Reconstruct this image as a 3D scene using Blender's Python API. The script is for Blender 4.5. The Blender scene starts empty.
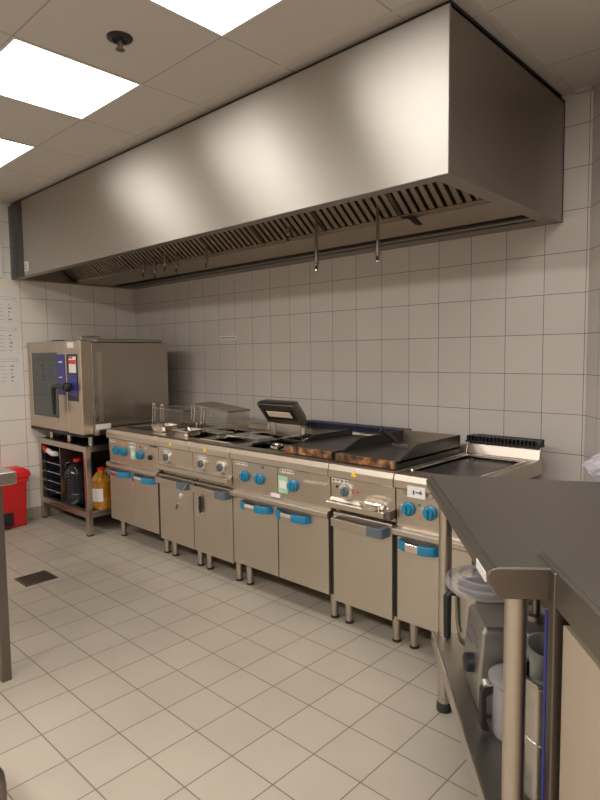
import bpy, bmesh, math, random
from mathutils import Vector, Matrix
random.seed(4)
C = bpy.context.scene.collection
PI = math.pi

# ------------------------------------------------------------------ materials
def new_mat(name):
    m = bpy.data.materials.new(name); m.use_nodes = True
    nt = m.node_tree; return m, nt, nt.nodes['Principled BSDF']

def lnk(nt, a, b): nt.links.new(a, b)

def steel(name, col, rough, scale=(4, 4, 120), amt=.10, aniso=0.0, metal=1.0, bump=0.0, arot=0.0, stain=.12):
    m, nt, b = new_mat(name)
    b.inputs['Metallic'].default_value = metal
    tc = nt.nodes.new('ShaderNodeTexCoord'); mp = nt.nodes.new('ShaderNodeMapping')
    mp.inputs['Scale'].default_value = scale
    nz = nt.nodes.new('ShaderNodeTexNoise'); nz.inputs['Scale'].default_value = 6; nz.inputs['Detail'].default_value = 4
    lnk(nt, tc.outputs['Object'], mp.inputs['Vector']); lnk(nt, mp.outputs['Vector'], nz.inputs['Vector'])
    n2 = nt.nodes.new('ShaderNodeTexNoise'); n2.inputs['Scale'].default_value = 2.6; n2.inputs['Detail'].default_value = 5
    lnk(nt, tc.outputs['Object'], n2.inputs['Vector'])
    mr = nt.nodes.new('ShaderNodeMapRange')
    mr.inputs['To Min'].default_value = rough - amt; mr.inputs['To Max'].default_value = rough + amt
    ad = nt.nodes.new('ShaderNodeMath'); ad.operation = 'MULTIPLY_ADD'; ad.inputs[1].default_value = .5
    hf = nt.nodes.new('ShaderNodeMath'); hf.operation = 'MULTIPLY'; hf.inputs[1].default_value = .5
    lnk(nt, n2.outputs['Fac'], hf.inputs[0]); lnk(nt, nz.outputs['Fac'], ad.inputs[0]); lnk(nt, hf.outputs[0], ad.inputs[2])
    lnk(nt, ad.outputs[0], mr.inputs['Value']); lnk(nt, mr.outputs['Result'], b.inputs['Roughness'])
    cr = nt.nodes.new('ShaderNodeMix'); cr.data_type = 'RGBA'
    cr.inputs['A'].default_value = (*[c * (1 - stain) for c in col], 1); cr.inputs['B'].default_value = (*[min(1, c * (1 + stain)) for c in col], 1)
    lnk(nt, ad.outputs[0], cr.inputs['Factor']); lnk(nt, cr.outputs['Result'], b.inputs['Base Color'])
    if aniso:
        b.inputs['Anisotropic'].default_value = aniso; b.inputs['Anisotropic Rotation'].default_value = arot
        tg = nt.nodes.new('ShaderNodeTangent'); tg.direction_type = 'RADIAL'; tg.axis = 'Z'
        lnk(nt, tg.outputs['Tangent'], b.inputs['Tangent'])
    if bump:
        bp = nt.nodes.new('ShaderNodeBump'); bp.inputs['Strength'].default_value = bump; bp.inputs['Distance'].default_value = .002
        lnk(nt, nz.outputs['Fac'], bp.inputs['Height']); lnk(nt, bp.outputs['Normal'], b.inputs['Normal'])
    return m

def plain(name, col, rough=.5, metal=0.0, emit=0, trans=0, ior=1.45, spec=.5, var=.08, coat=0, alpha=1):
    m, nt, b = new_mat(name)
    b.inputs['Roughness'].default_value = rough; b.inputs['Metallic'].default_value = metal
    b.inputs['Transmission Weight'].default_value = trans; b.inputs['IOR'].default_value = ior
    b.inputs['Specular IOR Level'].default_value = spec; b.inputs['Coat Weight'].default_value = coat
    b.inputs['Alpha'].default_value = alpha
    tc = nt.nodes.new('ShaderNodeTexCoord'); nz = nt.nodes.new('ShaderNodeTexNoise')
    nz.inputs['Scale'].default_value = 14; nz.inputs['Detail'].default_value = 3
    lnk(nt, tc.outputs['Object'], nz.inputs['Vector'])
    cr = nt.nodes.new('ShaderNodeMix'); cr.data_type = 'RGBA'
    cr.inputs['A'].default_value = (*[c * (1 - var) for c in col], 1); cr.inputs['B'].default_value = (*[min(1, c * (1 + var)) for c in col], 1)
    lnk(nt, nz.outputs['Fac'], cr.inputs['Factor']); lnk(nt, cr.outputs['Result'], b.inputs['Base Color'])
    if emit:
        b.inputs['Emission Color'].default_value = (*col, 1); b.inputs['Emission Strength'].default_value = emit
    return m

def tiles(name, col, grout, size, off, axes, rough, mortar=.0035, var=.05, bump=.25, spec=.5, patch=.06):
    """square ceramic tiles laid on two of the object's own axes"""
    m, nt, b = new_mat(name)
    tc = nt.nodes.new('ShaderNodeTexCoord'); sx = nt.nodes.new('ShaderNodeSeparateXYZ'); cx = nt.nodes.new('ShaderNodeCombineXYZ')
    lnk(nt, tc.outputs['Object'], sx.inputs['Vector'])
    for i, a in enumerate(axes):
        s = nt.nodes.new('ShaderNodeMath'); s.operation = 'SUBTRACT'; s.inputs[1].default_value = off[i] - 40 * size[i]
        lnk(nt, sx.outputs[a], s.inputs[0]); lnk(nt, s.outputs[0], cx.inputs[i])
    br = nt.nodes.new('ShaderNodeTexBrick')
    br.offset = 0; br.squash = 1
    br.inputs['Scale'].default_value = 1; br.inputs['Brick Width'].default_value = size[0]; br.inputs['Row Height'].default_value = size[1]
    br.inputs['Mortar Size'].default_value = mortar / 2; br.inputs['Mortar Smooth'].default_value = .3; br.inputs['Bias'].default_value = 0
    br.inputs['Color1'].default_value = (*[c * (1 - var) for c in col], 1); br.inputs['Color2'].default_value = (*[min(1, c * (1 + var)) for c in col], 1)
    br.inputs['Mortar'].default_value = (*grout, 1)
    lnk(nt, cx.outputs[0], br.inputs['Vector'])
    nz = nt.nodes.new('ShaderNodeTexNoise'); nz.inputs['Scale'].default_value = 3; nz.inputs['Detail'].default_value = 6
    lnk(nt, tc.outputs['Object'], nz.inputs['Vector'])
    mr = nt.nodes.new('ShaderNodeMapRange'); mr.inputs['To Min'].default_value = 1 - patch; mr.inputs['To Max'].default_value = 1 + patch
    lnk(nt, nz.outputs['Fac'], mr.inputs['Value'])
    mx = nt.nodes.new('ShaderNodeMix'); mx.data_type = 'RGBA'; mx.blend_type = 'MULTIPLY'; mx.inputs['Factor'].default_value = 1
    lnk(nt, br.outputs['Color'], mx.inputs['A']); lnk(nt, mr.outputs['Result'], mx.inputs['B'])
    lnk(nt, mx.outputs['Result'], b.inputs['Base Color'])
    b.inputs['Roughness'].default_value = rough; b.inputs['Specular IOR Level'].default_value = spec
    if bump:
        iv = nt.nodes.new('ShaderNodeMath'); iv.operation = 'SUBTRACT'; iv.inputs[0].default_value = 1
        lnk(nt, br.outputs['Fac'], iv.inputs[1])
        bp = nt.nodes.new('ShaderNodeBump'); bp.inputs['Strength'].default_value = bump; bp.inputs['Distance'].default_value = .003
        lnk(nt, iv.outputs[0], bp.inputs['Height']); lnk(nt, bp.outputs['Normal'], b.inputs['Normal'])
    return m

M = {}
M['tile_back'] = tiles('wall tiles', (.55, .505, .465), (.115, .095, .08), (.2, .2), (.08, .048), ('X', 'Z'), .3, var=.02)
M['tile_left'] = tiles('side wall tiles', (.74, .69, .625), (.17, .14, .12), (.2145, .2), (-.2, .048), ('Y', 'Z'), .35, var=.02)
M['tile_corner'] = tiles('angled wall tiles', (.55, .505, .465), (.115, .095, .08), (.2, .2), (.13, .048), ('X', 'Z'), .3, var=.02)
M['tile_floor'] = tiles('floor tiles', (.40, .352, .288), (.14, .115, .09), (.199, .1955), (.175, -.07), ('X', 'Y'), .42, mortar=.005, var=.025, bump=.15, spec=.4, patch=.10)
M['base_tile'] = tiles('skirting tiles', (.36, .31, .255), (.16, .13, .10), (.2, .4), (.0, -.1), ('Y', 'Z'), .4)
M['ceiling'] = tiles('ceiling panels', (.56, .515, .475), (.30, .265, .235), (.572, .57), (3.19 - .572 * 5, -.36), ('X', 'Y'), .85, mortar=.006, var=.015, bump=.1, spec=.2, patch=.03)
M['trim'] = plain('ceiling trim paint', (.52, .47, .42), .6)
M['plaster'] = plain('plaster', (.55, .5, .44), .7)
M['steel'] = steel('brushed steel', (.60, .53, .45), .34, scale=(30, 4, 1.2), amt=.06, bump=.03)
M['door_steel'] = steel('door steel', (.63, .57, .49), .40, scale=(30, 30, 1.2), amt=.06, bump=.02)
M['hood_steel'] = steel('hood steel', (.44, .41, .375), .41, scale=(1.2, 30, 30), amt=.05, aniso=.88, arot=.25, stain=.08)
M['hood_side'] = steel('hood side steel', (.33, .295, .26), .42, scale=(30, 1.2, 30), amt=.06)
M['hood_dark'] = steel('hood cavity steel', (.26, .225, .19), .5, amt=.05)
M['hood_filler'] = steel('dark reflection steel', (.075, .07, .072), .25, amt=.05)  # strip's dark reflection is put into the base colour
M['filter'] = steel('greasy filter steel', (.40, .33, .26), .45, amt=.08)
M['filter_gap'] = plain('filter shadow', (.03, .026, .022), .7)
M['table_steel'] = steel('worktop steel', (.27, .25, .225), .40, scale=(3, 60, 3), amt=.06, bump=.02)
M['leg_steel'] = steel('tube steel', (.56, .50, .43), .28, scale=(1, 1, 1), amt=.03, stain=.05)
M['dark_leg'] = steel('dark post steel', (.22, .19, .165), .4, scale=(1, 1, 1), amt=.04)
M['oven_steel'] = steel('oven steel', (.56, .48, .40), .30, scale=(2, 2, 30), amt=.06)
M['oven_side'] = steel('oven side steel', (.42, .38, .335), .26, scale=(2, 30, 2), amt=.05)
M['chrome'] = plain('chrome', (.82, .78, .72), .12, 1)
M['black'] = plain('black plastic', (.015, .015, .016), .4)
M['rubber'] = plain('rubber foot', (.03, .028, .026), .6)
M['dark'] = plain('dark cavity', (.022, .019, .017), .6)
M['blue'] = plain('blue plastic', (.012, .19, .34), .32, coat=.2)
M['grey_blue'] = plain('slate grey plastic', (.10, .125, .15), .35)
M['white'] = plain('white label', (.72, .69, .66), .5)
M['ink'] = plain('dark ink', (.12, .11, .12), .6)
M['soft_ink'] = plain('soft grey ink', (.24, .23, .24), .6)
M['yellow'] = plain('yellow sticker', (.85, .55, .02), .5)
M['green_label'] = plain('green sticker', (.35, .58, .38), .5)
M['red'] = plain('red plastic', (.66, .02, .02), .35)
M['red_dark'] = plain('darker red plastic', (.50, .015, .018), .4)
M['cream'] = plain('cream heater', (.78, .62, .46), .5)
M['light'] = plain('light diffuser', (1.0, .965, .92), .5, emit=8.0, var=0)
M['light_frame'] = plain('light frame', (.62, .58, .53), .5)
M['navy'] = plain('navy enamel', (.022, .026, .05), .35)
M['black_enamel'] = plain('black enamel', (.012, .012, .013), .3)
M['iron'] = plain('cast plate', (.06, .052, .046), .38, .6, var=.25)
M['hob'] = plain('dark hob plate', (.09, .08, .072), .28, .8, var=.15)
M['door_glass'] = plain('dark oven glass', (.035, .04, .042), .06, spec=.8)
M['violet'] = plain('violet blue label', (.035, .035, .20), .3)
M['clear'] = plain('clear plastic', (.60, .575, .60), .08, alpha=.34, coat=.4)
M['bag'] = plain('thin plastic bag', (.62, .60, .66), .15, alpha=.42)
M['oil'] = plain('amber oil', (.62, .27, .025), .08, trans=.35, ior=1.2, coat=1, var=.25)
M['dark_oil'] = plain('dark liquid bottle', (.012, .014, .018), .12)
M['cast'] = steel('grey cast aluminium', (.40, .385, .36), .42, amt=.05)
M['grey_plastic'] = plain('grey translucent plastic', (.23, .225, .215), .25)
M['pot'] = steel('stainless pot', (.50, .47, .43), .25, amt=.05)
M['blue_board'] = plain('blue board', (.035, .045, .19), .45)
M['cab_cream'] = plain('cream cabinet front', (.42, .34, .255), .4, .2)
M['basket'] = plain('wire mesh', (.34, .31, .27), .35, .9)
M['mesh_side'] = None
M['glass_green'] = plain('greenish glass lid', (.30, .36, .29), .1, trans=.5, ior=1.3)

# rusty baked griddle edge
m, nt, b = new_mat('baked griddle edge'); M['rust'] = m
tc = nt.nodes.new('ShaderNodeTexCoord'); nz = nt.nodes.new('ShaderNodeTexNoise'); nz.inputs['Scale'].default_value = 28; nz.inputs['Detail'].default_value = 8
rp = nt.nodes.new('ShaderNodeValToRGB'); lnk(nt, tc.outputs['Object'], nz.inputs['Vector']); lnk(nt, nz.outputs['Fac'], rp.inputs['Fac']); lnk(nt, rp.outputs['Color'], b.inputs['Base Color'])
rp.color_ramp.elements[0].position = .35; rp.color_ramp.elements[0].color = (.03, .018, .012, 1)
rp.color_ramp.elements[1].position = .68; rp.color_ramp.elements[1].color = (.42, .22, .09, 1)
e = rp.color_ramp.elements.new(.52); e.color = (.17, .075, .03, 1)
b.inputs['Roughness'].default_value = .45; b.inputs['Metallic'].default_value = .2

# wire gauze: alternate clear and metal on a fine square grid
m, nt, b = new_mat('wire gauze'); M['mesh_side'] = m
tc = nt.nodes.new('ShaderNodeTexCoord'); ck = nt.nodes.new('ShaderNodeTexChecker'); ck.inputs['Scale'].default_value = 190
ck.inputs['Color1'].default_value = (.30, .30, .30, 1); ck.inputs['Color2'].default_value = (.03, .03, .03, 1)
lnk(nt, tc.outputs['Object'], ck.inputs['Vector']); lnk(nt, ck.outputs['Color'], b.inputs['Alpha'])
b.inputs['Metallic'].default_value = .9; b.inputs['Roughness'].default_value = .35; b.inputs['Base Color'].default_value = (.50, .46, .40, 1)

# ------------------------------------------------------------------ mesh helpers
class MB:
    def __init__(s): s.bm = bmesh.new()
    def faces(s, vs, fs):
        v = [s.bm.verts.new(p) for p in vs]
        for f in fs:
            try: s.bm.faces.new([v[i] for i in f])
            except ValueError: pass
        return s
    def box(s, x0, x1, y0, y1, z0, z1, mat=None):
        vs = [Vector((x, y, z)) for x in (x0, x1) for y in (y0, y1) for z in (z0, z1)]
        if mat is not None: vs = [mat @ v for v in vs]
        return s.faces(vs, [(0, 1, 3, 2), (4, 6, 7, 5), (0, 4, 5, 1), (2, 3, 7, 6), (0, 2, 6, 4), (1, 5, 7, 3)])
    def open_box(s, x0, x1, y0, y1, z0, z1):      # a well: floor and four sides, open at the top
        vs = [(x, y, z) for x in (x0, x1) for y in (y0, y1) for z in (z0, z1)]
        return s.faces(vs, [(0, 2, 3, 1), (4, 5, 7, 6), (0, 1, 5, 4), (2, 6, 7, 3), (0, 4, 6, 2)])
    def prism(s, poly, axis, a, b):               # poly in the two other axes (cyclic order kept), extruded along axis from a to b
        def mk(p, t):
            if axis == 'x': return (t, p[0], p[1])
            if axis == 'y': return (p[0], t, p[1])
            return (p[0], p[1], t)
        n = len(poly)
        vs = [mk(p, a) for p in poly] + [mk(p, b) for p in poly]
        fs = [tuple(range(n)), tuple(range(2 * n - 1, n - 1, -1))] + [(i, (i + 1) % n, n + (i + 1) % n, n + i) for i in range(n)]
        return s.faces(vs, fs)
    def rings(s, rings, cap0=True, cap1=True, close=True):
        n = len(rings[0]); base = []
        for r in rings: base.append([s.bm.verts.new(p) for p in r])
        for a, b in zip(base, base[1:]):
            for i in range(n if close else n - 1):
                s.bm.faces.new((a[i], a[(i + 1) % n], b[(i + 1) % n], b[i]))
        if cap0: s.bm.faces.new(base[0][::-1])
        if cap1: s.bm.faces.new(base[-1])
        return s
    def lathe(s, prof, c=(0, 0, 0), n=24, axis='z', mat=None, cap0=True, cap1=True):   # prof: (r, h)
        R = []
        for r, h in prof:
            ring = []
            for i in range(n):
                a = 2 * PI * i / n; p = (r * math.cos(a), r * math.sin(a), h)
                if axis == 'y': p = (p[0], h, -p[1])
                if axis == 'x': p = (h, p[0], p[1])
                v = Vector(p)
                if mat is not None: v = mat @ v
                ring.append(v + Vector(c))
            R.append(ring)
        return s.rings(R, cap0, cap1)
    def tube(s, pts, r, n=10, closed=False):
        pts = [Vector(p) for p in pts]; R = []; N = len(pts)
        rs = r if isinstance(r, (list, tuple)) else [r] * N
        up = None
        for i, p in enumerate(pts):
            if closed: d = (pts[(i + 1) % N] - pts[i - 1]).normalized()
            else: d = (pts[min(i + 1, N - 1)] - pts[max(i - 1, 0)]).normalized()
            if up is None:
                up = Vector((0, 0, 1)) if abs(d.z) < .9 else Vector((1, 0, 0))
            x = d.cross(up).normalized(); u = x.cross(d).normalized(); up = u
            R.append([p + (x * math.cos(2 * PI * k / n) + u * math.sin(2 * PI * k / n)) * rs[i] for k in range(n)])
        if closed: R.append(R[0]); return s.rings(R, False, False)
        return s.rings(R)
    def build(s, name, mat, parent=None, bevel=0, smooth=False, seg=2):
        bmesh.ops.recalc_face_normals(s.bm, faces=s.bm.faces)
        me = bpy.data.meshes.new(name); s.bm.to_mesh(me); s.bm.free()
        me.materials.append(M[mat] if isinstance(mat, str) else mat)
        o = bpy.data.objects.new(name, me); C.objects.link(o)
        if parent is not None: o.parent = parent
        if smooth:
            for p in me.polygons: p.use_smooth = True
            md = o.modifiers.new('sharp', 'EDGE_SPLIT'); md.split_angle = math.radians(38)
        if bevel:
            md = o.modifiers.new('soft', 'BEVEL'); md.width = bevel; md.segments = seg; md.limit_method = 'ANGLE'; md.angle_limit = math.radians(50)
        return o

def thing(name, label, cat, loc=(0, 0, 0), rotz=0, group=None):
    o = bpy.data.objects.new(name, None); C.objects.link(o); o.empty_display_size = .1
    o.location = loc; o.rotation_euler = (0, 0, rotz)
    o['label'] = label; o['category'] = cat
    if group: o['group'] = group
    return o
def tag(o, label, cat, group=None):
    o['label'] = label; o['category'] = cat
    if group: o['group'] = group
    return o
def struct(o): o['kind'] = 'structure'; return o
def copy_tree(o, parent=None):
    c = o.copy(); C.objects.link(c); c.parent = parent
    for ch in list(o.children): copy_tree(ch, c)
    return c
def plab(o, label): o['label'] = label; return o

# ------------------------------------------------------------------ camera (solved from the photograph's perspective)
cam = bpy.data.cameras.new('camera'); co = bpy.data.objects.new('camera', cam); C.objects.link(co)
yaw, pit, rol = map(math.radians, (43.2734, -4.4049, -.6309))
fw = Vector((-math.sin(yaw) * math.cos(pit), math.cos(yaw) * math.cos(pit), math.sin(pit)))
rt = Vector((math.cos(yaw), math.sin(yaw), 0)); up = rt.cross(fw)
r2 = rt * math.cos(rol) + up * math.sin(rol); u2 = -rt * math.sin(rol) + up * math.cos(rol)
mw = Matrix((r2, u2, -fw)).transposed().to_4x4(); mw.translation = (5.0417, -3.048, 1.3601)
co.matrix_world = mw
cam.sensor_fit = 'VERTICAL'; cam.sensor_height = 36; cam.lens = 588.18 / 800 * 36; cam.clip_start = .05
bpy.context.scene.camera = co

# ------------------------------------------------------------------ room shell
ZC = 2.60
XL = .02                       # left wall plane
WX, WY = 4.092, 0.0             # where the back wall turns
wd = Vector((.628, -.778, 0)); LW = 3.2
ex, ey = WX + wd.x * LW, wd.y * LW
struct(MB().box(-.2, 8.4, -7.0, .2, -.1, 0).build('floor', 'tile_floor'))
struct(MB().box(-.2, 8.4, -7.0, .2, ZC, ZC + .08).build('ceiling', 'ceiling'))
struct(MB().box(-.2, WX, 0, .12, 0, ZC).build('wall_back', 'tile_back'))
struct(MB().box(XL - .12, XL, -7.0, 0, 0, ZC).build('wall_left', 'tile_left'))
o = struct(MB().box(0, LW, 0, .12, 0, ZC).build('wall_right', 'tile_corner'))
o.location = (WX, WY, 0); o.rotation_euler = (0, 0, math.atan2(wd.y, wd.x))
struct(MB().box(ex, ex + .12, -7.0, ey, 0, ZC).build('wall_east', 'plaster'))
struct(MB().box(-.2, 8.4, -7.1, -7.0, 0, ZC).build('wall_front', 'plaster'))
struct(MB().box(XL, XL + .012, -7.0, 0, 0, .095).build('baseboard_left', 'base_tile', bevel=.003))
struct(MB().box(XL, WX, -.012, 0, 0, .095).build('baseboard_back', 'base_tile', bevel=.003))
# metal angle trim where the suspended ceiling stops at the hood and the walls
HX, HY = 3.965, -1.125         # right side and front of the hood
struct(MB().box(XL, HX + .03, HY - .055, HY - .03, ZC - .006, ZC).build('trim_1', 'trim'))
struct(MB().box(HX + .022, HX + .05, HY - .055, 0, ZC - .006, ZC).build('trim_2', 'trim'))
struct(MB().box(HX + .05, WX, -.025, 0, ZC - .012, ZC).build('trim_3', 'trim'))
# ------------------------------------------------------------------ ceiling lights
GX, GY = .572, .57
spots = [(3.19, 'square ceiling light panel nearest the camera, cut off by the top edge'),
         (2.046, 'square ceiling light panel in the middle of the lit row'),
         (.902, 'square ceiling light panel closest to the poster wall')]
l0 = None
for x, lab in spots:
    if l0 is None:
        l0 = r = thing('ceiling_light', lab, 'ceiling light', (x, -1.5 - GY, ZC), 0, 'square light panels in the ceiling')
        f = MB()
        for a in ((0, GX, 0, .012), (0, GX, GY - .012, GY), (0, .012, .012, GY - .012), (GX - .012, GX, .012, GY - .012)): f.box(*a, -.004, .02)
        f.build('frame', 'light_frame', r)
        MB().box(.012, GX - .012, .012, GY - .012, -.002, .01).build('diffuser', 'light', r)
    else:
        r = copy_tree(l0); r.location = (x, -1.5 - GY, ZC); r['label'] = lab
def area(x, y, e, s=GX):  # unseen lamps continuing the panel grid, added to light the room
    L = bpy.data.lights.new('unseen_panel_lamp', 'AREA'); L.shape = 'SQUARE'; L.size = s; L.energy = e; L.color = (1.0, .965, .92)
    q = bpy.data.objects.new('unseen_panel_lamp', L); C.objects.link(q); q.location = (x, y, ZC - .012)
for x in (4.62, 5.77): area(x, -1.785, 16)
for x in (1.19, 2.33, 3.48, 4.62, 5.77): area(x, -4.065, 34)

# sprinkler in the ceiling
r = thing('ceiling_sprinkler', 'small dark round sprinkler rosette on the ceiling between two light panels', 'sprinkler', (2.90, -1.775, ZC))
MB().lathe([(.05, 0), (.048, -.006), (.03, -.012), (.028, -.006)], n=28).build('rosette', 'black', r, smooth=True)
MB().lathe([(.011, -.006), (.011, -.04), (.018, -.044), (.018, -.048), (.004, -.052)], n=16).build('spray_head', 'dark_leg', r, smooth=True)

# ------------------------------------------------------------------ extractor hood
ZB, ZT = 1.995, 2.572
h = thing('extractor_hood', 'long boxy stainless steel extractor hood hanging over the cooking line', 'extractor hood', (0, 0, 0))
x0, x1, yf = XL + .004, HX, HY
plab(MB().box(x0 + .27, x1, yf, yf + .012, ZB, ZT).build('front_panel', 'hood_steel', h, bevel=.002), 'bright brushed front panel')
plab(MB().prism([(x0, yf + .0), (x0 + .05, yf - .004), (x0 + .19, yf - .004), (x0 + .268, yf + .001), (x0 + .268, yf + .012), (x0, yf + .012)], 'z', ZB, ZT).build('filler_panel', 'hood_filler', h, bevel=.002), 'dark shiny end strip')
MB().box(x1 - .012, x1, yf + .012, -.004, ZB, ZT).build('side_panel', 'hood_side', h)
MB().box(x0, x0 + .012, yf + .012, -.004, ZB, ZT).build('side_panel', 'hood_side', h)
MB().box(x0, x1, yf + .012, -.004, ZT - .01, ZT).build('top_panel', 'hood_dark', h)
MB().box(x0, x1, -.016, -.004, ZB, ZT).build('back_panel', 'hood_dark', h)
MB().box(x0 + .02, x1 - .012, yf + .03, -.02, ZT, ZC - .001).build('ceiling_gap_strip', 'dark', h)
f = MB()
f.box(x0 + .012, x1 - .012, yf + .012, yf + .062, ZB, ZB + .006); f.box(x0 + .012, x1 - .012, -.12, -.016, ZB, ZB + .006); f.box(x0 + .012, x1 - .012, -.185, -.15, ZB + .004, ZB + .012)
f.box(x1 - .075, x1 - .012, yf + .062, -.12, ZB, ZB + .006); f.box(x0 + .012, x0 + .075, yf + .062, -.12, ZB, ZB + .006)
f.build('rim', 'hood_side', h)
MB().prism([(-.595, ZB + .008), (-.27, ZB + .008), (-.27, ZB + .03), (-.56, ZB + .03), (-.575, ZB + .045), (-.595, ZB + .045)], 'x', x0 + .012, x1 - .012).build('grease_gutter', 'filter', h)
MB().prism([(-.27, ZB + .05), (-.10, ZB + .05), (-.10, ZB + .07), (-.27, ZB + .07)], 'x', x0 + .012, x1 - .012).build('rear_slot', 'dark', h)
# baffle filters, leaning from the gutter up to the front
ya, za, yb, zb = -.585, ZB + .028, -.97, ZB + .33
nf = 8; fx0, fx1 = x0 + .05, x1 - .06; fwid = (fx1 - fx0) / nf
dirv = Vector((0, yb - ya, zb - za)); ln = dirv.length; dirv.normalize(); nrm = Vector((0, -dirv.z, dirv.y)) * 1
if nrm.z > 0: nrm = -nrm
def fm(X0): return Matrix(((1, 0, 0, X0), (0, dirv.y, nrm.y, ya), (0, dirv.z, nrm.z, za), (0, 0, 0, 1)))
for i in range(nf):
    mt = fm(fx0 + i * fwid)
    fr = MB()
    fr.box(.003, fwid - .003, 0, .02, -.005, .022, mt); fr.box(.003, fwid - .003, ln - .02, ln, -.005, .022, mt)
    fr.box(.003, .006, .02, ln - .02, -.005, .02, mt); fr.box(fwid - .006, fwid - .003, .02, ln - .02, -.005, .022, mt)
    n = 10
    for k in range(n):
        cx = .010 + (fwid - .020) * (k + .5) / n
        fr.box(cx - .013, cx + .013, .02, ln - .02, 0, .016, mt)
    flt = fr.build('grease_filter', 'filter', h)
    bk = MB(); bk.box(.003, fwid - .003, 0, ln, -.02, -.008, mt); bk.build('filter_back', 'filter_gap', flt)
MB().prism([(-.95, ZB + .34), (-1.11, ZB + .34), (-1.11, ZB + .36), (-.95, ZB + .36)], 'x', x0 + .012, x1 - .012).build('upper_ledge', 'hood_dark', h)
MB().prism([(3.50, 0), (3.555, -.008), (3.60, -.055), (3.575, -.055), (3.535, -.02), (3.50, -.014)], 'y', -.61, -.58).build('bracket', 'dark', h).location = (-.07, 0, ZB + .025)
lb = MB().box(.30, .37, yf - .002, yf, ZB + .035, ZB + .105).build('rating_plate', 'white', h)
k = MB()
for i in range(5): k.box(.306, .364 - .008 * (i % 3), yf - .003, yf - .002, ZB + .044 + i * .011, ZB + .048 + i * .011)
k.build('print', 'ink', lb)

# suppression nozzles hanging out of the hood
def nozzle(px, length, lab, first=None):
    r = thing('hood_nozzle', lab, 'nozzle', (px, -.66, ZB + .22), 0, 'thin nozzle pipes hanging under the hood')
    z = -(ZB + .22 - length)
    MB().tube([(0, 0, .0), (0, 0, z + .05)], .0085, 10).build('pipe', 'hood_dark', r, smooth=True)
    MB().lathe([(.013, z + .062), (.014, z + .04), (.010, z + .034)], n=14).build('collar', 'dark_leg', r, smooth=True)
    MB().lathe([(.009, z + .034), (.010, z + .016), (.012, z + .012), (.012, z + .004), (.006, z)], n=14).build('nozzle_tip', 'chrome', r, smooth=True)
    return r
for px, zb_, lab in ((1.245, 1.935, 'thin hanging nozzle closest to the corner behind the oven'), (1.39, 1.915, 'second thin hanging nozzle counted from the oven corner'),
                     (1.52, 1.95, 'third thin hanging nozzle from the oven corner'), (1.655, 1.925, 'fourth thin hanging nozzle from the oven corner'),
                     (1.98, 1.922, 'fifth hanging nozzle, last of the close-set run above the oven'), (2.72, 1.985, 'short dark nozzle between the close-set run and the two long nozzles'),
                     (2.925, 1.805, 'long hanging nozzle over the twin-door range'), (3.325, 1.805, 'long hanging nozzle over the griddle at the open end of the hood')):
    nozzle(px, zb_, lab)

# ------------------------------------------------------------------ oven on its stand
OX0, OX1 = .045, .965; OYF, OYB = -1.03, -.285; OZ0, OZ1 = .775, 1.482
ov = thing('combi_oven', 'stainless combi oven with glass door standing on the open corner stand', 'oven', (OX0, OYF, OZ0))
W = OX1 - OX0; D = OYB - OYF; H = OZ1 - OZ0
MB().box(.0, W, .085, D, 0, H - .012).build('body', 'oven_side', ov, bevel=.006)
MB().box(.04, W - .02, .14, D - .03, H - .012, H + .012).build('top_cover', 'oven_side', ov, bevel=.004)
MB().box(W, W + .002, .13, .165, .1, H - .08).build('side_label_strip', 'oven_steel', ov)
MB().box(W, W + .003, .10, .22, .045, .085).build('side_sticker', 'white', ov)
MB().box(.28, .44, .25, .42, H + .012, H + .05).build('steam_outlet', 'pot', ov, bevel=.004)
MB().box(.10, .22, .16, .22, H + .012, H + .022).build('hinge_cover', 'black', ov, bevel=.003)
MB().box(.0, W, .0, .085, -.005, .02).build('drip_tray', 'dark', ov, bevel=.004)
DW = .685
d = MB()
wx0, wx1, wz0, wz1 = .065, .54, .115, H - .085
d.box(0, wx0, 0, .075, .02, H); d.box(wx1, DW, 0, .075, .02, H); d.box(wx0, wx1, 0, .075, .02, wz0); d.box(wx0, wx1, 0, .075, wz1, H)
door = d.build('oven_door', 'oven_steel', ov, bevel=.004)
MB().box(wx0, wx1, .006, .014, wz0, wz1).build('door_glass', 'door_glass', door)
MB().box(wx1 + .004, DW - .012, -.003, 0, .30, H - .10).build('blue_strip', 'violet', door)
k = MB(); k.box(wx1 + .03, DW - .05, -.004, -.003, .545, .555); k.box(wx1 + .03, DW - .06, -.004, -.003, .43, .437); k.build('print', 'white', door)
g = MB(); g.lathe([(.006, 0), (.034, -.02), (.036, -.05), (.028, -.062)], c=(DW + .085, 0, .365), n=24, axis='y')
g.tube([(DW + .085, -.05, .365), (DW - .0, -.055, .372), (wx1 + .05, -.055, .368), (wx1 + .035, -.055, .335), (wx1 + .035, -.052, .15)], [.022, .02, .019, .018, .013], 10)
g.build('door_handle', 'black', door, smooth=True)
p = MB().box(DW + .003, W, 0, .085, .0, H).build('control_column', 'oven_steel', ov, bevel=.006)
MB().box(DW + .02, W - .05, -.003, 0, .26, H - .10).build('control_panel', 'black_enamel', p)
k = MB(); k.box(DW + .06, W - .065, -.005, -.003, .47, .59); k.build('instruction_label', 'white', p)
k = MB(); k.box(DW + .06, W - .065, -.006, -.005, .535, .565); k.box(DW + .06, W - .11, -.006, -.005, .575, .588); k.build('label_print', 'red', p)
MB().box(DW + .03, W - .055, -.005, -.003, .30, .455).build('control_film', 'violet', p)
MB().box(DW + .04, W - .10, -.003, 0, H - .052, H - .012).build('brand_sticker', 'white', p)
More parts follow.
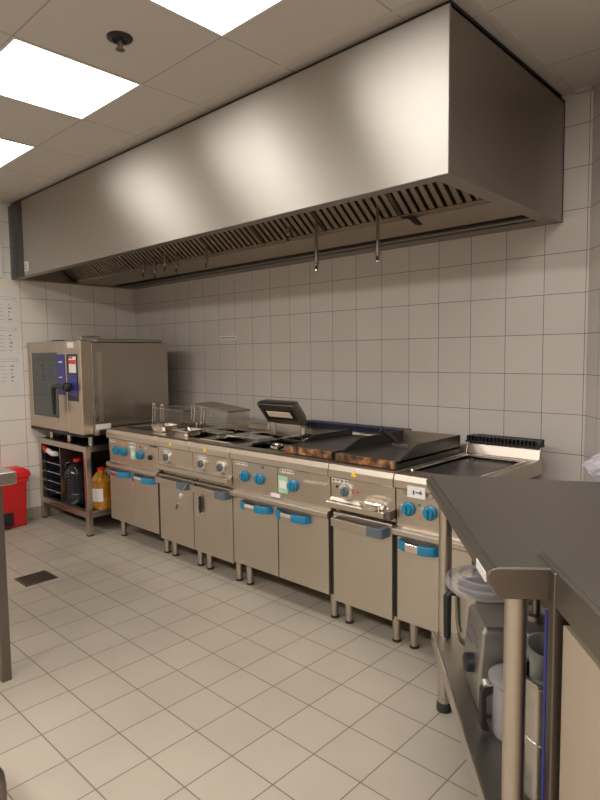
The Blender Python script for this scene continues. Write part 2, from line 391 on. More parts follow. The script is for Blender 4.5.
for fx, fy in ((.13, .12), (.45, .12), (W - .12, .12), (.13, D - .1), (W - .12, D - .1)):
    f_ = MB().lathe([(.02, -.085), (.02, 0)], c=(fx, fy, 0), n=14).build('foot', 'leg_steel', ov, smooth=True)

st = thing('oven_stand', 'open steel stand with square legs and tray runners carrying the oven', 'stand', (.045, -.975, 0))
SW, SD, SH = .835, .66, .688
for lx in (0, SW - .042):
    for ly in (0, SD - .042):
        q = MB().box(lx, lx + .042, ly, ly + .042, .012, SH).build('leg', 'leg_steel', st, bevel=.003)
        MB().box(lx + .003, lx + .039, ly + .003, ly + .039, 0, .012).build('rubber_foot', 'rubber', q)
f = MB()
f.box(.042, SW - .042, 0, .03, SH - .045, SH); f.box(.042, SW - .042, SD - .03, SD, SH - .045, SH)
f.box(0, .03, .042, SD - .042, SH - .045, SH); f.box(SW - .03, SW, .042, SD - .042, SH - .045, SH)
f.build('top_frame', 'leg_steel', st, bevel=.002)
MB().box(.042, SW - .042, .03, SD - .03, SH - .02, SH - .012).build('top_shelf', 'dark', st)
f = MB(); f.box(.042, SW - .042, .0, SD, .14, .185); f.box(0, SW, .042, SD - .042, .14, .185); f.build('bottom_shelf', 'steel', st, bevel=.003)
MB().box(.042, SW - .042, SD - .02, SD - .012, .185, SH - .045).build('back_panel', 'navy', st)
MB().box(.006, .012, .042, SD - .042, .185, SH - .045).build('end_panel', 'navy', st)
MB().box(.345, .36, .02, SD - .04, .185, SH - .045).build('divider', 'dark_leg', st)
for i in range(5):
    z = .245 + i * .078
    MB().tube([(.05, SD - .05, z), (.05, .06, z), (.055, .045, z), (.335, .045, z), (.34, .06, z), (.34, SD - .05, z)], .0045, 8).build('tray_runner', 'chrome', st, smooth=True)
    
o = MB()
o.tube([(.05, .012, 0), (.14, .0, -.012), (.24, -.004, -.03), (.30, .0, -.026)], [.014, .02, .022, .02], 8)
o = o.build('folded_cloth', 'white', None, smooth=True); o.location = (.055, -.965, .605)
tag(o, 'pale folded cloth with red end tucked under the top of the oven stand', 'cloth')
q = MB().tube([(.04, .012, .002), (.10, .004, -.006), (.15, -.002, -.014)], [.017, .021, .024], 8).build('red_end', 'red_dark', o, smooth=True)

def jug(name, lab, cat, loc, body, cap, hh=.30, r=.072, label_mat=None, ang=0, sq=1.15):
    t = thing(name, lab, cat, loc, ang)
    P = []
    prof = [(.93, 0), (1, .012), (1, .08)]
    z = .08
    while z < hh * .66: prof += [(.955, z + .008), (1, z + .018)]; z += .024
    prof += [(.97, hh * .70), (.80, hh * .79), (.46, hh * .885), (.30, hh * .92), (.30, hh * .945)]
    MB().rings([[(loc_x * r * p * sq, loc_y * r * p, zz) for loc_x, loc_y in [(math.cos(2 * PI * i / 28), math.sin(2 * PI * i / 28)) for i in range(28)]] for p, zz in prof]).build('jug_body', body, t, smooth=True)
    MB().lathe([(r * .36, hh * .935), (r * .37, hh * .96), (r * .37, hh * .995), (r * .30, hh)], n=18).build('cap', cap, t, smooth=True)
    if label_mat:
        R = []
        for zz in (hh * .2, hh * .52):
            R.append([(math.cos(a) * r * 1.02 * sq, math.sin(a) * r * 1.02, zz) for a in [(-.25 + .09 * i) * PI for i in range(-3, 4)]])
        MB().rings(R, False, False, False).build('paper_label', label_mat, t)
    # moulded handle
    MB().tube([(r * .45, 0, hh * .90), (r * .85, 0, hh * .93), (r * 1.02, 0, hh * .86), (r * .9, 0, hh * .74)], .009, 8).build('handle', body, t, smooth=True)
    return t
SZ = .185
jug('dark_bottle', 'dark bottle with red cap and yellow label on the oven stand shelf', 'bottle', (.50, -.86, SZ), 'dark_oil', 'red', .36, .088, 'yellow', -1.9)
jug('oil_jug', 'amber oil jug without a label, set back between dark bottle and labelled jug', 'oil jug', (.685, -.655, SZ), 'oil', 'red', .33, .075, None, .6)
jug('oil_jug', 'amber oil jug with white paper label closest to the range cooker', 'oil jug', (.79, -.81, SZ), 'oil', 'red', .315, .078, 'white', -.45)

# red pedal bin
b_ = thing('pedal_bin', 'red plastic pedal bin standing against the poster wall', 'bin', (.045, -1.50, 0))
bw, bd, bh = .155, .36, .40
R = []
for t in (0, .5, 1):
    s = .9 + .1 * t; R.append([(bw * .5 + (x - bw * .5) * s, bd * .5 + (y - bd * .5) * s, bh * t) for x, y in ((0, 0), (bw, 0), (bw, bd), (0, bd))])
MB().rings(R).build('bin_body', 'red_dark', b_, bevel=.012)
MB().box(-.004, bw + .008, -.008, bd + .008, bh - .04, bh).build('collar', 'red', b_, bevel=.008)
R = [[(-.012, -.012, bh), (bw + .02, -.012, bh), (bw + .02, bd + .02, bh), (-.012, bd + .02, bh)], [(-.012, -.012, bh + .045), (bw + .02, -.012, bh + .045), (bw + .02, bd + .02, bh + .045), (-.012, bd + .02, bh + .045)],
     [(.0, .02, bh + .075), (bw - .01, .02, bh + .075), (bw - .01, bd - .02, bh + .075), (.0, bd - .02, bh + .075)]]
MB().rings(R).build('lid', 'red', b_, bevel=.008)
MB().box(bw - .012, bw + .002, .10, .24, .02, .13).build('pedal_recess', 'dark', b_, bevel=.004)
MB().box(bw - .01, bw + .04, .13, .21, .03, .045).build('pedal', 'black', b_, bevel=.004)

# instruction poster on the left wall, and the pale sign above it
po = thing('instruction_poster', 'tall white instruction sheet with small grey pictograms on the side wall', 'poster', (XL, -1.66, 1.06))
MB().box(0, .003, 0, .60, 0, .82).build('sheet', 'white', po)
k = MB()
for sec in range(3):
    zt = .79 - sec * .25
    k.box(.003, .0036, .10, .56, zt - .020, zt - .018); k.box(.003, .0036, .10, .56, zt, zt + .002); k.box(.003, .0036, .552, .56, zt - .012, zt - .006)
    for row in range(5):
        z = zt - .06 - row * .03
        k.box(.003, .0036, .05, .05 + .25 + .05 * ((row + sec) % 3), z, z + .0035)
        k.box(.003, .0036, .50, .508 + .008 * ((row * 2 + sec) % 3), z - .003, z + .008)
        k.box(.003, .0036, .42, .46, z, z + .0025)
k.build('print', 'soft_ink', po)
o = MB().box(0, .018, 0, .5, 0, .40).build('wall_sign', 'white', None, bevel=.003); o.location = (XL, -1.69, 2.0)
tag(o, 'white panel fixed high on the side wall beside the hood', 'sign')
o = MB().box(0, .205, -.004, 0, 0, .028).build('wall_label', 'white', None); o.location = (1.29, 0, 1.487)
k = MB()
for i in range(9): k.box(.015 + i * .02, .03 + i * .02, -.0048, -.004, .009, .018)
k.build('print', 'grey_blue', o)
tag(o, 'narrow white label strip stuck on the tiled back wall', 'label')

# ------------------------------------------------------------------ cooking line
YF = -.86; HT = .832; DEP = .715
def legs(t, w, l=.047):
    for lx in (l, w - .047):
        for ly in (.085, DEP - .08):
            q = MB().lathe([(.0185, .012), (.020, .05), (.0225, .10), (.0225, .155)], c=(lx, ly, 0), n=18).build('leg', 'leg_steel', t, smooth=True)
            MB().lathe([(.021, 0), (.021, .012)], c=(lx, ly, 0), n=18).build('rubber_foot', 'rubber', q, smooth=True)
def carcass(t, w):
    MB().box(.003, w - .003, .035, DEP, .15, .60).build('cabinet', 'steel', t)
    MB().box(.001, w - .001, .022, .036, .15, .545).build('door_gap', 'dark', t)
def panel(t, w, x0=0, x1=None, z0=.585):
    x1 = w if x1 is None else x1
    return MB().prism([(0.0, .762), (.006, z0), (.06, z0), (.06, .762)], 'x', x0 + .002, x1 - .002).build('control_panel', 'steel', t, bevel=.002)
def top(t, w, holes=(), y0=.07, y1=.62, mat='steel'):
    m_ = MB()
    m_.prism([(-.012, .76), (-.02, .768), (-.02, .80), (-.012, .826), (.004, HT), (y0, HT), (y0, .80), (.03, .76)], 'x', .001, w - .001)
    m_.box(.001, w - .001, y1, DEP, .76, HT)
    xs = [.001] + [v for hh in holes for v in hh] + [w - .001]
    for a, b in zip(xs[::2], xs[1::2]): m_.box(a, b, y0, y1, .76, HT)
    return m_.build('worktop', mat, t, bevel=.003)
def well(t, a, b, y0=.07, y1=.62, zb=.70, mat='dark', name='well'):
    return MB().open_box(a, b, y0, y1, zb, HT - .004).build(name, mat, t)
def rail(t, w):
    return MB().prism([(.03, .548), (-.018, .548), (-.028, .555), (-.028, .576), (-.015, .586), (.03, .590)], 'x', .0, w).build('front_rail', 'steel', t, bevel=.002)
def ledge(t, w, r=.0):
    m_ = MB().prism([(.03, .660), (.0, .662), (-.014, .646), (-.036, .648), (-.042, .642), (-.042, .618), (-.034, .612), (.03, .612)], 'x', .002, w - r)
    return m_.build('drip_ledge', 'steel', t, bevel=.002)
def knob(t, x, z=.675, lab=None):
    k = MB().lathe([(.032, -.0), (.033, -.004), (.032, -.010), (.026, -.013), (.0245, -.022), (.0225, -.026)], c=(x, .002, z), n=28, axis='y').build('knob', 'blue', t, smooth=True)
    MB().prism([(-.008, .004), (-.005, -.012), (.005, -.012), (.008, .004)], 'z', -.021, .021).build('grip', 'blue', k, bevel=.003).location = (x, -.022, z)
    MB().box(-.004, .004, -.001, .001, -.004, .004).build('indicator', 'white', k).location = (x - .038, .003, z + .012)
    return k
def dial(t, x, z=.70):
    k = MB().lathe([(.036, 0), (.039, -.006), (.039, -.013), (.030, -.015)], c=(x, .003, z), n=28, axis='y').build('dial', 'chrome', t, smooth=True)
    MB().lathe([(.025, -.012), (.023, -.022), (.020, -.026)], c=(x, .003, z), n=24, axis='y').build('dial_cap', 'grey_blue', k, smooth=True)
    MB().box(-.006, .006, -.036, -.022, -.020, .020).build('dial_grip', 'grey_blue', k, bevel=.003).location = (x, .003, z)
    return k
def sticker(t, x0, x1, z0, z1, mat='white', name='sticker', marks=0, y=-.0005):
    # follows the panel's slight lean
    q = MB().box(x0, x1, y - .0025, y + .004, z0, z1).build(name, mat, t)
    if marks:
        k = MB(); w = (x1 - x0) / marks
        for i in range(marks): k.box(x0 + w * (i + .2), x0 + w * (i + .75), y - .0032, y - .0025, z0 + (z1 - z0) * (.3 + .1 * (i % 2)), z0 + (z1 - z0) * .72)
        k.build('print', 'ink', q)
    return q
def warning(t, x, z=.795):
    MB().prism([(-.016, -.012), (.016, -.012), (0, .017)], 'y', -.003, 0).build('warning_triangle', 'yellow', t).location = (x, -.019, z)
def blue_handle(d, x0, x1, z=.515):
    """curved grip: a short blue end, a bare steel middle and a long blue end, open behind for the fingers"""
    hh = .017; w = x1 - x0
    def plan(u):   # depth of the front face along the grip
        return -.048 * min(1, math.sin(min(1, max(0, u)) * PI) ** .42 + .10) 
    def piece(u0, u1, name, mat, extra=0, n=10):
        R = []
        for i in range(n + 1):
            u = u0 + (u1 - u0) * i / n; y = plan(u) - extra; x = x0 + w * u
            yb = min(0, y + .016)
            R.append([(x, y, z - hh - extra), (x, y - .002, z), (x, y, z + hh + extra), (x, yb, z + hh + extra), (x, yb, z - hh - extra)])
        return MB().rings(R).build(name, mat, d, bevel=.002)
    g = piece(.0, .26, 'handle', 'blue', .003)
    m_ = piece(.26, .60, 'handle_middle', 'chrome')
    piece(.60, 1.0, 'handle_end', 'blue', .003)
    MB().prism([(x0 + .008, 0), (x0 + .03, -.034), (x1 - .03, -.034), (x1 - .008, 0)], 'z', z - hh, z - hh + .004).build('handle_floor', 'blue', d)
def door(t, x0, x1, z0=.152, z1=.543):
    return MB().box(x0 + .003, x1 - .003, .0, .022, z0, z1).build('door', 'door_steel', t, bevel=.003)
def wide_handle(d, x0, x1, z=.545):
    hh = .02
    bar = MB().prism([(x0, 0), (x0 + .012, -.045), (x1 - .09, -.055), (x1 - .09, -.043), (x0 + .024, -.034), (x0 + .016, 0)], 'z', z - hh, z + hh).build('handle', 'chrome', d, bevel=.002)
    bar.data.materials[0] = M['steel']
    MB().prism([(x1 - .092, -.058), (x1 - .012, -.058), (x1 - .004, -.05), (x1 - .002, 0), (x1 - .03, 0), (x1 - .035, -.04), (x1 - .092, -.044)], 'z', z - hh - .003, z + hh + .003).build('handle_end', 'grey_blue', d, bevel=.003)
    MB().box(x0 + .016, x1 - .03, -.036, 0, z - hh, z - hh + .004).build('handle_floor', 'dark', d)
def flue(t, w, grille='navy', x0=0, zt=.885):
    p = MB().prism([(DEP - .045, HT), (DEP - .03, zt), (DEP, zt), (DEP, HT)], 'x', 0, w).build('flue_panel', 'steel', t, bevel=.002)
    g = MB(); g.box(x0 - .005, w + .002, DEP - .06, DEP + .02, zt, zt + .010); g.box(x0 + .03, w - .0, DEP + .005, DEP + .02, zt + .010, zt + .038)
    n = int((w - x0) / .02)
    for i in range(n):
        x = x0 + (w - x0) * (i + .5) / n
        g.box(x - .006, x + .006, DEP - .062, DEP + .02, zt + .010, zt + .036)
    g.build('flue_grille', grille, t, bevel=.002)

# 1: range cooker at the oven end
U = [1.015, 1.672, 2.05, 2.432, 3.183, 3.566, 3.948]
w = U[1] - U[0] - .002
t = thing('range_cooker', 'twin-door steel range with three blue knobs beside the oven', 'cooker', (U[0], YF, 0))
legs(t, w, .03); carcass(t, w); panel(t, w); top(t, w, [(.08, w - .08)], .10, .60); rail(t, w)
MB().box(.082, w - .082, .102, .598, .80, .826).build('solid_plate', 'iron', t, bevel=.004)
MB().box(.10, w - .30, .10, .13, HT, .842).build('plate_rim', 'iron', t, bevel=.003)
for x in (.112, .216, .43): knob(t, x)
MB().lathe([(.018, 0), (.018, -.012), (.012, -.016)], c=(.556, .003, .672), n=20, axis='y').build('igniter_button', 'black', t, smooth=True)
sticker(t, .02, .10, .735, .757, marks=5); sticker(t, .295, .375, .715, .757, marks=3); sticker(t, .31, .365, .635, .713, 'green_label', 'green_sticker')
MB().box(.325, .352, -.0042, -.003, .66, .69).build('sticker_patch', 'white', t)
sticker(t, .555, .64, .745, .757, 'grey_blue', marks=4)
for x, c in ((.2, 'yellow'), (.43, 'red'), (.50, 'white')): MB().box(x, x + .012, -.003, .001, .725, .737).build('pilot_lamp', c, t)
hw = w / 2
for i in (0, 1):
    d = door(t, i * hw, (i + 1) * hw - .016 * i); blue_handle(d, i * hw + .015, i * hw + .295)

# 2, 3: two fryers with dials and drip ledges
def fryer(name, lab, xa, xb, dials, warn):
    w = xb - xa - .002
    t = thing(name, lab, 'fryer', (xa, YF, 0))
    legs(t, w); carcass(t, w); panel(t, w, z0=.60); top(t, w, [(.045, w - .045)], .10, .56); ledge(t, w)
    well(t, .045, w - .045, .10, .56, .80, 'steel')
    MB().prism([(DEP - .06, HT), (DEP - .045, .875), (DEP, .875), (DEP, HT)], 'x', 0, w).build('splash_back', 'steel', t, bevel=.002)
    for x in dials: dial(t, x)
    warning(t, warn)
    sticker(t, dials[0] - .05, dials[0] + .045, .738, .757, marks=5)
    d = door(t, 0, w, .135, .575); wide_handle(d, .012, w - .006, .545)
    return t, w
fa, wa = fryer('fryer', 'single-door fryer with one grey dial next to the twin-door range', U[1], U[2], [.105], .17)
fb, wb = fryer('fryer', 'single-door fryer with two grey dials and keys in its door', U[2], U[3], [.10, .285], .155)
MB().lathe([(.012, 0), (.012, -.012)], c=(.03, .0, .553), n=14, axis='y').build('door_lock', 'black', fb, smooth=True)

# a thin metal rod swinging from the gap between the doors and a bunch of keys in the lock
o = MB().tube([(2.075, YF - .066, .575), (2.045, YF - .066, .535), (2.005, YF - .066, .48), (1.972, YF - .066, .425)], .0032, 8).build('hanging_rod', 'chrome', None, smooth=True)
tag(o, 'thin metal rod with tag hanging slantwise from the fryer door', 'rod')
MB().tube([(1.972, YF - .066, .425), (1.958, YF - .066, .395)], [.008, .006], 8).build('rod_tip', 'dark_leg', o, smooth=True)
MB().tube([(2.018, YF - .066, .50), (2.008, YF - .066, .484)], .010, 8).build('rod_tag', 'white', o, smooth=True)
o = MB().tube([(2.133 + .012 * math.cos(a), YF - .012, .505 + .014 * math.sin(a)) for a in [2 * PI * i / 14 for i in range(14)]], .002, 6, closed=True).build('key_ring', 'chrome', None, smooth=True)
tag(o, 'bunch of keys with black fob hanging on the fryer door', 'keys')
MB().prism([(2.128, .495), (2.140, .495), (2.150, .43), (2.146, .395), (2.134, .39), (2.127, .42)], 'y', YF - .02, YF - .008).build('key_fob', 'black', o, bevel=.002)
MB().prism([(2.115, .50), (2.123, .50), (2.122, .42), (2.116, .395), (2.112, .42)], 'y', YF - .014, YF - .010).build('key_blade', 'chrome', o)

# 4: wide range, burners and griddle
w = U[4] - U[3] - .002
t = thing('range_cooker', 'wide twin-door range with three blue knobs and half a griddle on top', 'cooker', (U[3], YF, 0))
legs(t, w); carcass(t, w); panel(t, w, 0, w / 2); panel(t, w, w / 2, w); rail(t, w)
top(t, w, [(.035, w / 2 - .02)], .075, .62)
wl = well(t, .035, w / 2 - .02, .075, .62, .795, 'steel', 'burner_tray')
for bx, by in ((.185, .19), (.185, .46)):
    q = MB().lathe([(.062, .797), (.058, .815), (.045, .822), (.043, .836), (.036, .842)], c=(bx, by, 0), n=26).build('burner', 'chrome', t, smooth=True)
    MB().lathe([(.02, .842), (.018, .848)], c=(bx, by, 0), n=20).build('burner_cap', 'pot', q, smooth=True)
gr = MB()
for by in (.335,):
    gr.box(.045, w / 2 - .03, by - .012, by + .012, .835, .85)
gr.box(.075, .087, .09, .60, .835, .85); gr.box(.285, .297, .09, .60, .835, .85)
for by in (.19, .46): gr.box(.075, .14, by - .006, by + .006, .835, .85); gr.box(.235, .297, by - .006, by + .006, .835, .85)
gr.build('pan_support', 'black_enamel', t, bevel=.002)
def griddle(t, a, b, y0=.035, y1=.60, zh=.88, wall=.0):
    g = MB().box(a, b, y0, y1, HT + .002, zh - .012).build('griddle_plate', 'iron', t, bevel=.003)
    MB().box(a + .002, b - .002, y0 - .006, y0, HT + .004, zh - .010).build('griddle_front', 'rust', g, bevel=.002)
    return g
g = griddle(t, w / 2 + .012, w - .025, .045, .63, .884)
MB().prism([(.18, .872), (.28, .905), (.63, .905), (.63, .872)], 'x', w - .035, w - .025).build('splash_guard', 'iron', g)
MB().prism([(.18, .872), (.28, .905), (.63, .905), (.63, .872)], 'x', w / 2 + .012, w / 2 + .02).build('splash_guard', 'iron', g)
for x in (.113, .235, .493): knob(t, x)
sticker(t, .03, .135, .735, .757, marks=5); sticker(t, .40, .50, .735, .757, marks=5)
sticker(t, .385, .455, .625, .715, 'green_label', 'green_sticker'); MB().box(.395, .445, -.0045, -.003, .65, .69).build('sticker_patch', 'white', t)
sticker(t, .325, .395, .592, .612)
MB().box(.575, .725, -.012, .003, .706, .716).build('tray_slot', 'chrome', t, bevel=.002)
MB().lathe([(.008, 0), (.006, -.004)], c=(.26, .0, .742), n=14, axis='y').build('pilot_lamp', 'blue', t, smooth=True)
flue(t, w, 'navy', -.06)
for i in (0, 1):
    d = door(t, i * w / 2 + .002 * i, (i + 1) * w / 2 - .012 * i); blue_handle(d, (.09, .378)[i], (.335, .615)[i])

# 5: griddle cooker with ledge
w = U[5] - U[4] - .002
t = thing('griddle_cooker', 'single-door griddle cooker with browned plate and drip ledge', 'griddle', (U[4], YF, 0))
legs(t, w); carcass(t, w); panel(t, w, z0=.60); top(t, w); ledge(t, w, .035)
MB().box(w - .033, w, -.040, .02, .614, .658).build('ledge_end', 'dark_leg', t, bevel=.003)
ts = MB().lathe([(.055, .65), (.062, .669), (.064, .672)], c=(w - .115, -.012, 0), n=22).build('drip_cup', 'chrome', t, smooth=True)
MB().tube([(w - .18, -.045, .676), (w - .12, -.052, .682), (w - .05, -.04, .676)], .005, 8).build('cup_handle', 'chrome', ts, smooth=True)
dial(t, .10); sticker(t, .01, .115, .735, .757, marks=4); warning(t, .16)
MB().lathe([(.007, 0), (.006, -.006)], c=(.165, .003, .705), n=12, axis='y').build('pilot_lamp', 'red', t, smooth=True)
MB().lathe([(.007, 0), (.006, -.006)], c=(.04, .003, .715), n=12, axis='y').build('button', 'black', t, smooth=True)
g = griddle(t, .012, w - .012, .025, .62, .885)
for xx in (.012, w - .022):
    MB().prism([(.025, .86), (.06, .873), (.22, .93), (.62, .93), (.62, .86)], 'x', xx, xx + .01).build('splash_guard', 'iron', g)
MB().box(.022, w - .022, .61, .62, .86, .93).build('splash_guard', 'filter', g)
MB().prism([(DEP - .05, HT), (DEP - .035, .875), (DEP, .875), (DEP, HT)], 'x', 0, w).build('splash_back', 'steel', t, bevel=.002)
d = door(t, .012, w - .014, .135, .585); wide_handle(d, .025, w - .03, .548)
o = MB().tube([(3.285, -.575, .972), (3.315, -.545, .94), (3.35, -.52, .905)], [.016, .014, .012], 10).build('scraper_handle', 'black', None, smooth=True)
tag(o, 'black handled scraper leaning on the browned griddle plate', 'scraper')
MB().box(-.05, .05, -.004, .004, -.02, .0).build('blade', 'dark_leg', o, bevel=.002).location = (3.36, -.512, .897)

# 6: last unit, smooth dark hob
w = U[6] - U[5] - .002
t = thing('hob_cooker', 'single-door cooker with two blue knobs and flat dark hob by the angled table', 'cooker', (U[5], YF, 0))
legs(t, w); carcass(t, w); panel(t, w); rail(t, w)
top(t, w, [(.035, w - .035)], .08, .60)
well(t, .035, w - .035, .08, .60, .815, 'steel', 'hob_recess')
MB().box(.045, w - .045, .09, .59, .815, .822).build('hob_plate', 'hob', t, bevel=.002)
f = MB()
f.box(.03, .042, .075, .605, HT, HT + .006); f.box(w - .042, w - .03, .075, .605, HT, HT + .006); f.box(.03, w - .03, .595, .607, HT, HT + .006)
f.build('hob_rim', 'chrome', t, bevel=.002)
knob(t, .068); knob(t, .176)
sticker(t, .075, .165, .735, .785, 'white', 'socket_plate', y=-.02); k = MB(); k.box(.105, .112, -.0245, -.0225, .75, .768); k.box(.118, .15, -.0245, -.0225, .758, .763); k.box(.14, .146, -.0245, -.0225, .755, .77); k.build('print', 'ink', t)
for x in (.055, .185): MB().lathe([(.014, 0), (.012, -.008)], c=(x, -.005, .752), n=16, axis='y').build('fixing_cap', 'pot', t, smooth=True)
MB().lathe([(.006, 0), (.005, -.005)], c=(.122, .003, .70), n=12, axis='y').build('pilot_lamp', plain('green lamp', (.02, .3, .05), .3), t, smooth=True)
MB().lathe([(.007, 0), (.005, -.005)], c=(.122, .003, .645), n=12, axis='y').build('pilot_lamp', plain('orange lamp', (.8, .2, .02), .3), t, smooth=True)
flue(t, w, 'black_enamel', 0, .892)
d = door(t, .006, w - .004); blue_handle(d, .025, .225)

# ------------------------------------------------------------------ loose pieces on the fryers
def basket(lab, loc, wd_, dp, ht, ry, tall=0):
    r = thing('fryer_basket', lab, 'fryer basket', loc, 0, 'wire baskets standing at the back of the fryers'); r.rotation_euler = (0, ry, 0)
    sd = MB()
    for b in ((0, wd_, 0, .003, 0, ht), (0, wd_, dp - .003, dp, 0, ht), (0, .003, 0, dp, 0, ht), (wd_ - .003, wd_, 0, dp, 0, ht), (0, wd_, 0, dp, 0, .003)): sd.box(*b)
    sd.build('mesh_body', 'mesh_side', r)
    MB().tube([(0, 0, ht), (wd_, 0, ht), (wd_, dp, ht), (0, dp, ht)], .005, 8, closed=True).build('rim', 'basket', r, smooth=True)
    for x in (.02, .10, .30, .38):
        MB().tube([(wd_ * x, -.005, ht + tall), (wd_ * x, -.007, -.012 if tall else 0)], .0042, 6).build('wire', 'chrome', r, smooth=True)
    if tall:
        MB().tube([(wd_ * .02, -.005, ht + tall), (wd_ * .10, -.005, ht + tall)], .0042, 6).build('wire', 'chrome', r, smooth=True)
        MB().tube([(wd_ * .30, -.005, ht + tall), (wd_ * .38, -.005, ht + tall)], .0042, 6).build('wire', 'chrome', r, smooth=True)
    return r
basket('wire fryer basket with upright wires against the oven side', (1.09, -.52, HT + .016), .40, .20, .115, math.radians(1), .03)
b2 = basket('wire fryer basket with sloping dark top plate in front of the white wall', (1.56, -.50, HT + .055), .40, .20, .125, math.radians(5))
MB().box(.0, .40, .0, .20, .128, .133).build('top_plate', 'basket', b2, bevel=.001)
MB().tube([(.04, .02, 0), (.03, .02, -.045)], .005, 6).build('wire_foot', 'chrome', b2, smooth=True)
MB().tube([(.37, .1, 0), (.38, .1, -.015)], .005, 6).build('wire_foot', 'chrome', b2, smooth=True)
def pan(lab, x, y, wx, dy, hz, fill):
    r = thing('steel_pan', lab, 'pan', (x, y, HT + .001), 0, 'small bright steel pans at the front of the fryers')
    def rr(a, z, c=.03):
        P = []
        for cx, cy, a0 in ((wx - a - c, dy - a - c, 0), (a + c, dy - a - c, 90), (a + c, a + c, 180), (wx - a - c, a + c, 270)):
            for q in range(5): t_ = math.radians(a0 + 22.5 * q); P.append((cx + c * math.cos(t_), cy + c * math.sin(t_), z))
        return P
    MB().rings([rr(.012, 0), rr(.002, hz - .008), rr(-.004, hz - .004), rr(-.004, hz), rr(.006, hz), rr(.014, hz * .45)]).build('pan_wall', 'chrome', r, smooth=True)
    MB().rings([rr(.013, hz * .46), rr(.012, hz * .62)]).build('pan_contents', fill, r)
    return r
pan('small bright steel pan straddling the fryer end of the oven-side range', 1.425, YF + .09, .175, .15, .044, 'pot')
pan('small bright steel pan on the one-dial fryer', 1.715, YF + .075, .175, .15, .036, 'pot')
for xa, lab in ((1.70, 'flat greenish glass lid over the one-dial fryer well'), (2.085, 'flat greenish glass lid at the back of the two-dial fryer')):
    r = thing('glass_lid', lab, 'fryer lid', (xa, -.60, HT + .002), 0, 'flat lids on the fryers')
    MB().box(0, .30, 0, .13, 0, .010).build('pane', 'glass_green', r, bevel=.003)
    MB().box(.0, .30, -.012, .0, 0, .012).build('edge_strip', 'chrome', r, bevel=.003)
o = MB().tube([(2.10, YF + .045, HT + .006), (2.10, YF + .03, HT + .014), (2.38, YF + .03, HT + .014), (2.38, YF + .045, HT + .006)], .005, 8).build('wire_bar', 'chrome', None, smooth=True)
tag(o, 'thin bright wire bar lying along the front edge of the two-dial fryer', 'wire')

# chip warming lamp
hl = thing('heat_lamp', 'tilted steel heat lamp with cream heater on a post behind the burners', 'heat lamp', (2.385, -.36, HT))
MB().box(-.13, .13, .0, .035, 0, .09).build('post', 'pot', hl, bevel=.003)
MB().box(-.15, -.10, -.005, .045, 0, .10).build('bracket', 'steel', hl, bevel=.003)
mt = Matrix.Translation((0, .02, .085)) @ Matrix.Rotation(math.radians(48), 4, 'X')
# local: y across the slab from hinge (0) up and forward, z its thickness
mt = Matrix.Translation((0, .0, .08)) @ Matrix(((1, 0, 0, 0), (0, -.62, .78, 0), (0, .78, .62, 0), (0, 0, 0, 1)))
hd = MB()
hd.rings([[mt @ Vector(p) for p in ((-.165, 0, 0), (.165, 0, 0), (.165, .17, 0), (-.165, .17, 0))], [mt @ Vector(p) for p in ((-.165, .0, .03), (.165, .0, .03), (.165, .17, .03), (-.165, .17, .03))],
          [mt @ Vector(p) for p in ((-.14, .02, .07), (.14, .02, .07), (.14, .15, .07), (-.14, .15, .07))]])
hd.build('lamp_hood', 'dark_leg', hl, bevel=.004)
MB().box(-.13, .13, .045, .13, -.004, 0, mt).build('lamp_recess', 'black', hl)
MB().box(-.105, .105, .07, .115, -.007, -.004, mt).build('heater_plate', 'cream', hl)

# ------------------------------------------------------------------ angled steel work table
A = Vector((3.891, -1.109, 0)); B = Vector((4.492, -1.854, 0)); uu = (B - A).normalized(); nn = Vector((-uu.y, uu.x, 0)); TL = (B - A).length + .016
ra = math.atan2(uu.y, uu.x)        # table's own x runs along its front edge towards the camera, y towards the angled wall
T = thing('work_table', 'angled stainless work table with rolled edge, round legs and lower shelf', 'table', (A.x, A.y, 0), ra)
TW = .74
# far end is cut along the direction seen in the picture
def loc(p): q = Vector((p[0], p[1], 0)) - A; return (q.dot(uu), q.dot(nn))
far = [loc((4.043, -1.004)), loc((4.215, -.928)), loc((4.407, -.832)), loc((4.62, -.74))]
m_ = MB()
poly = [(0.012, 0), (TL, 0), (TL, TW), (far[3][0] + .1, TW)] + [far[3], far[2], far[1], far[0]]
poly = [(0, .0), (TL, .0), (TL, TW), (far[3][0], far[3][1])] + [far[2], far[1], far[0]]
m_.prism(poly, 'z', .885, .9)
m_.build('table_top', 'table_steel', T, bevel=.004)
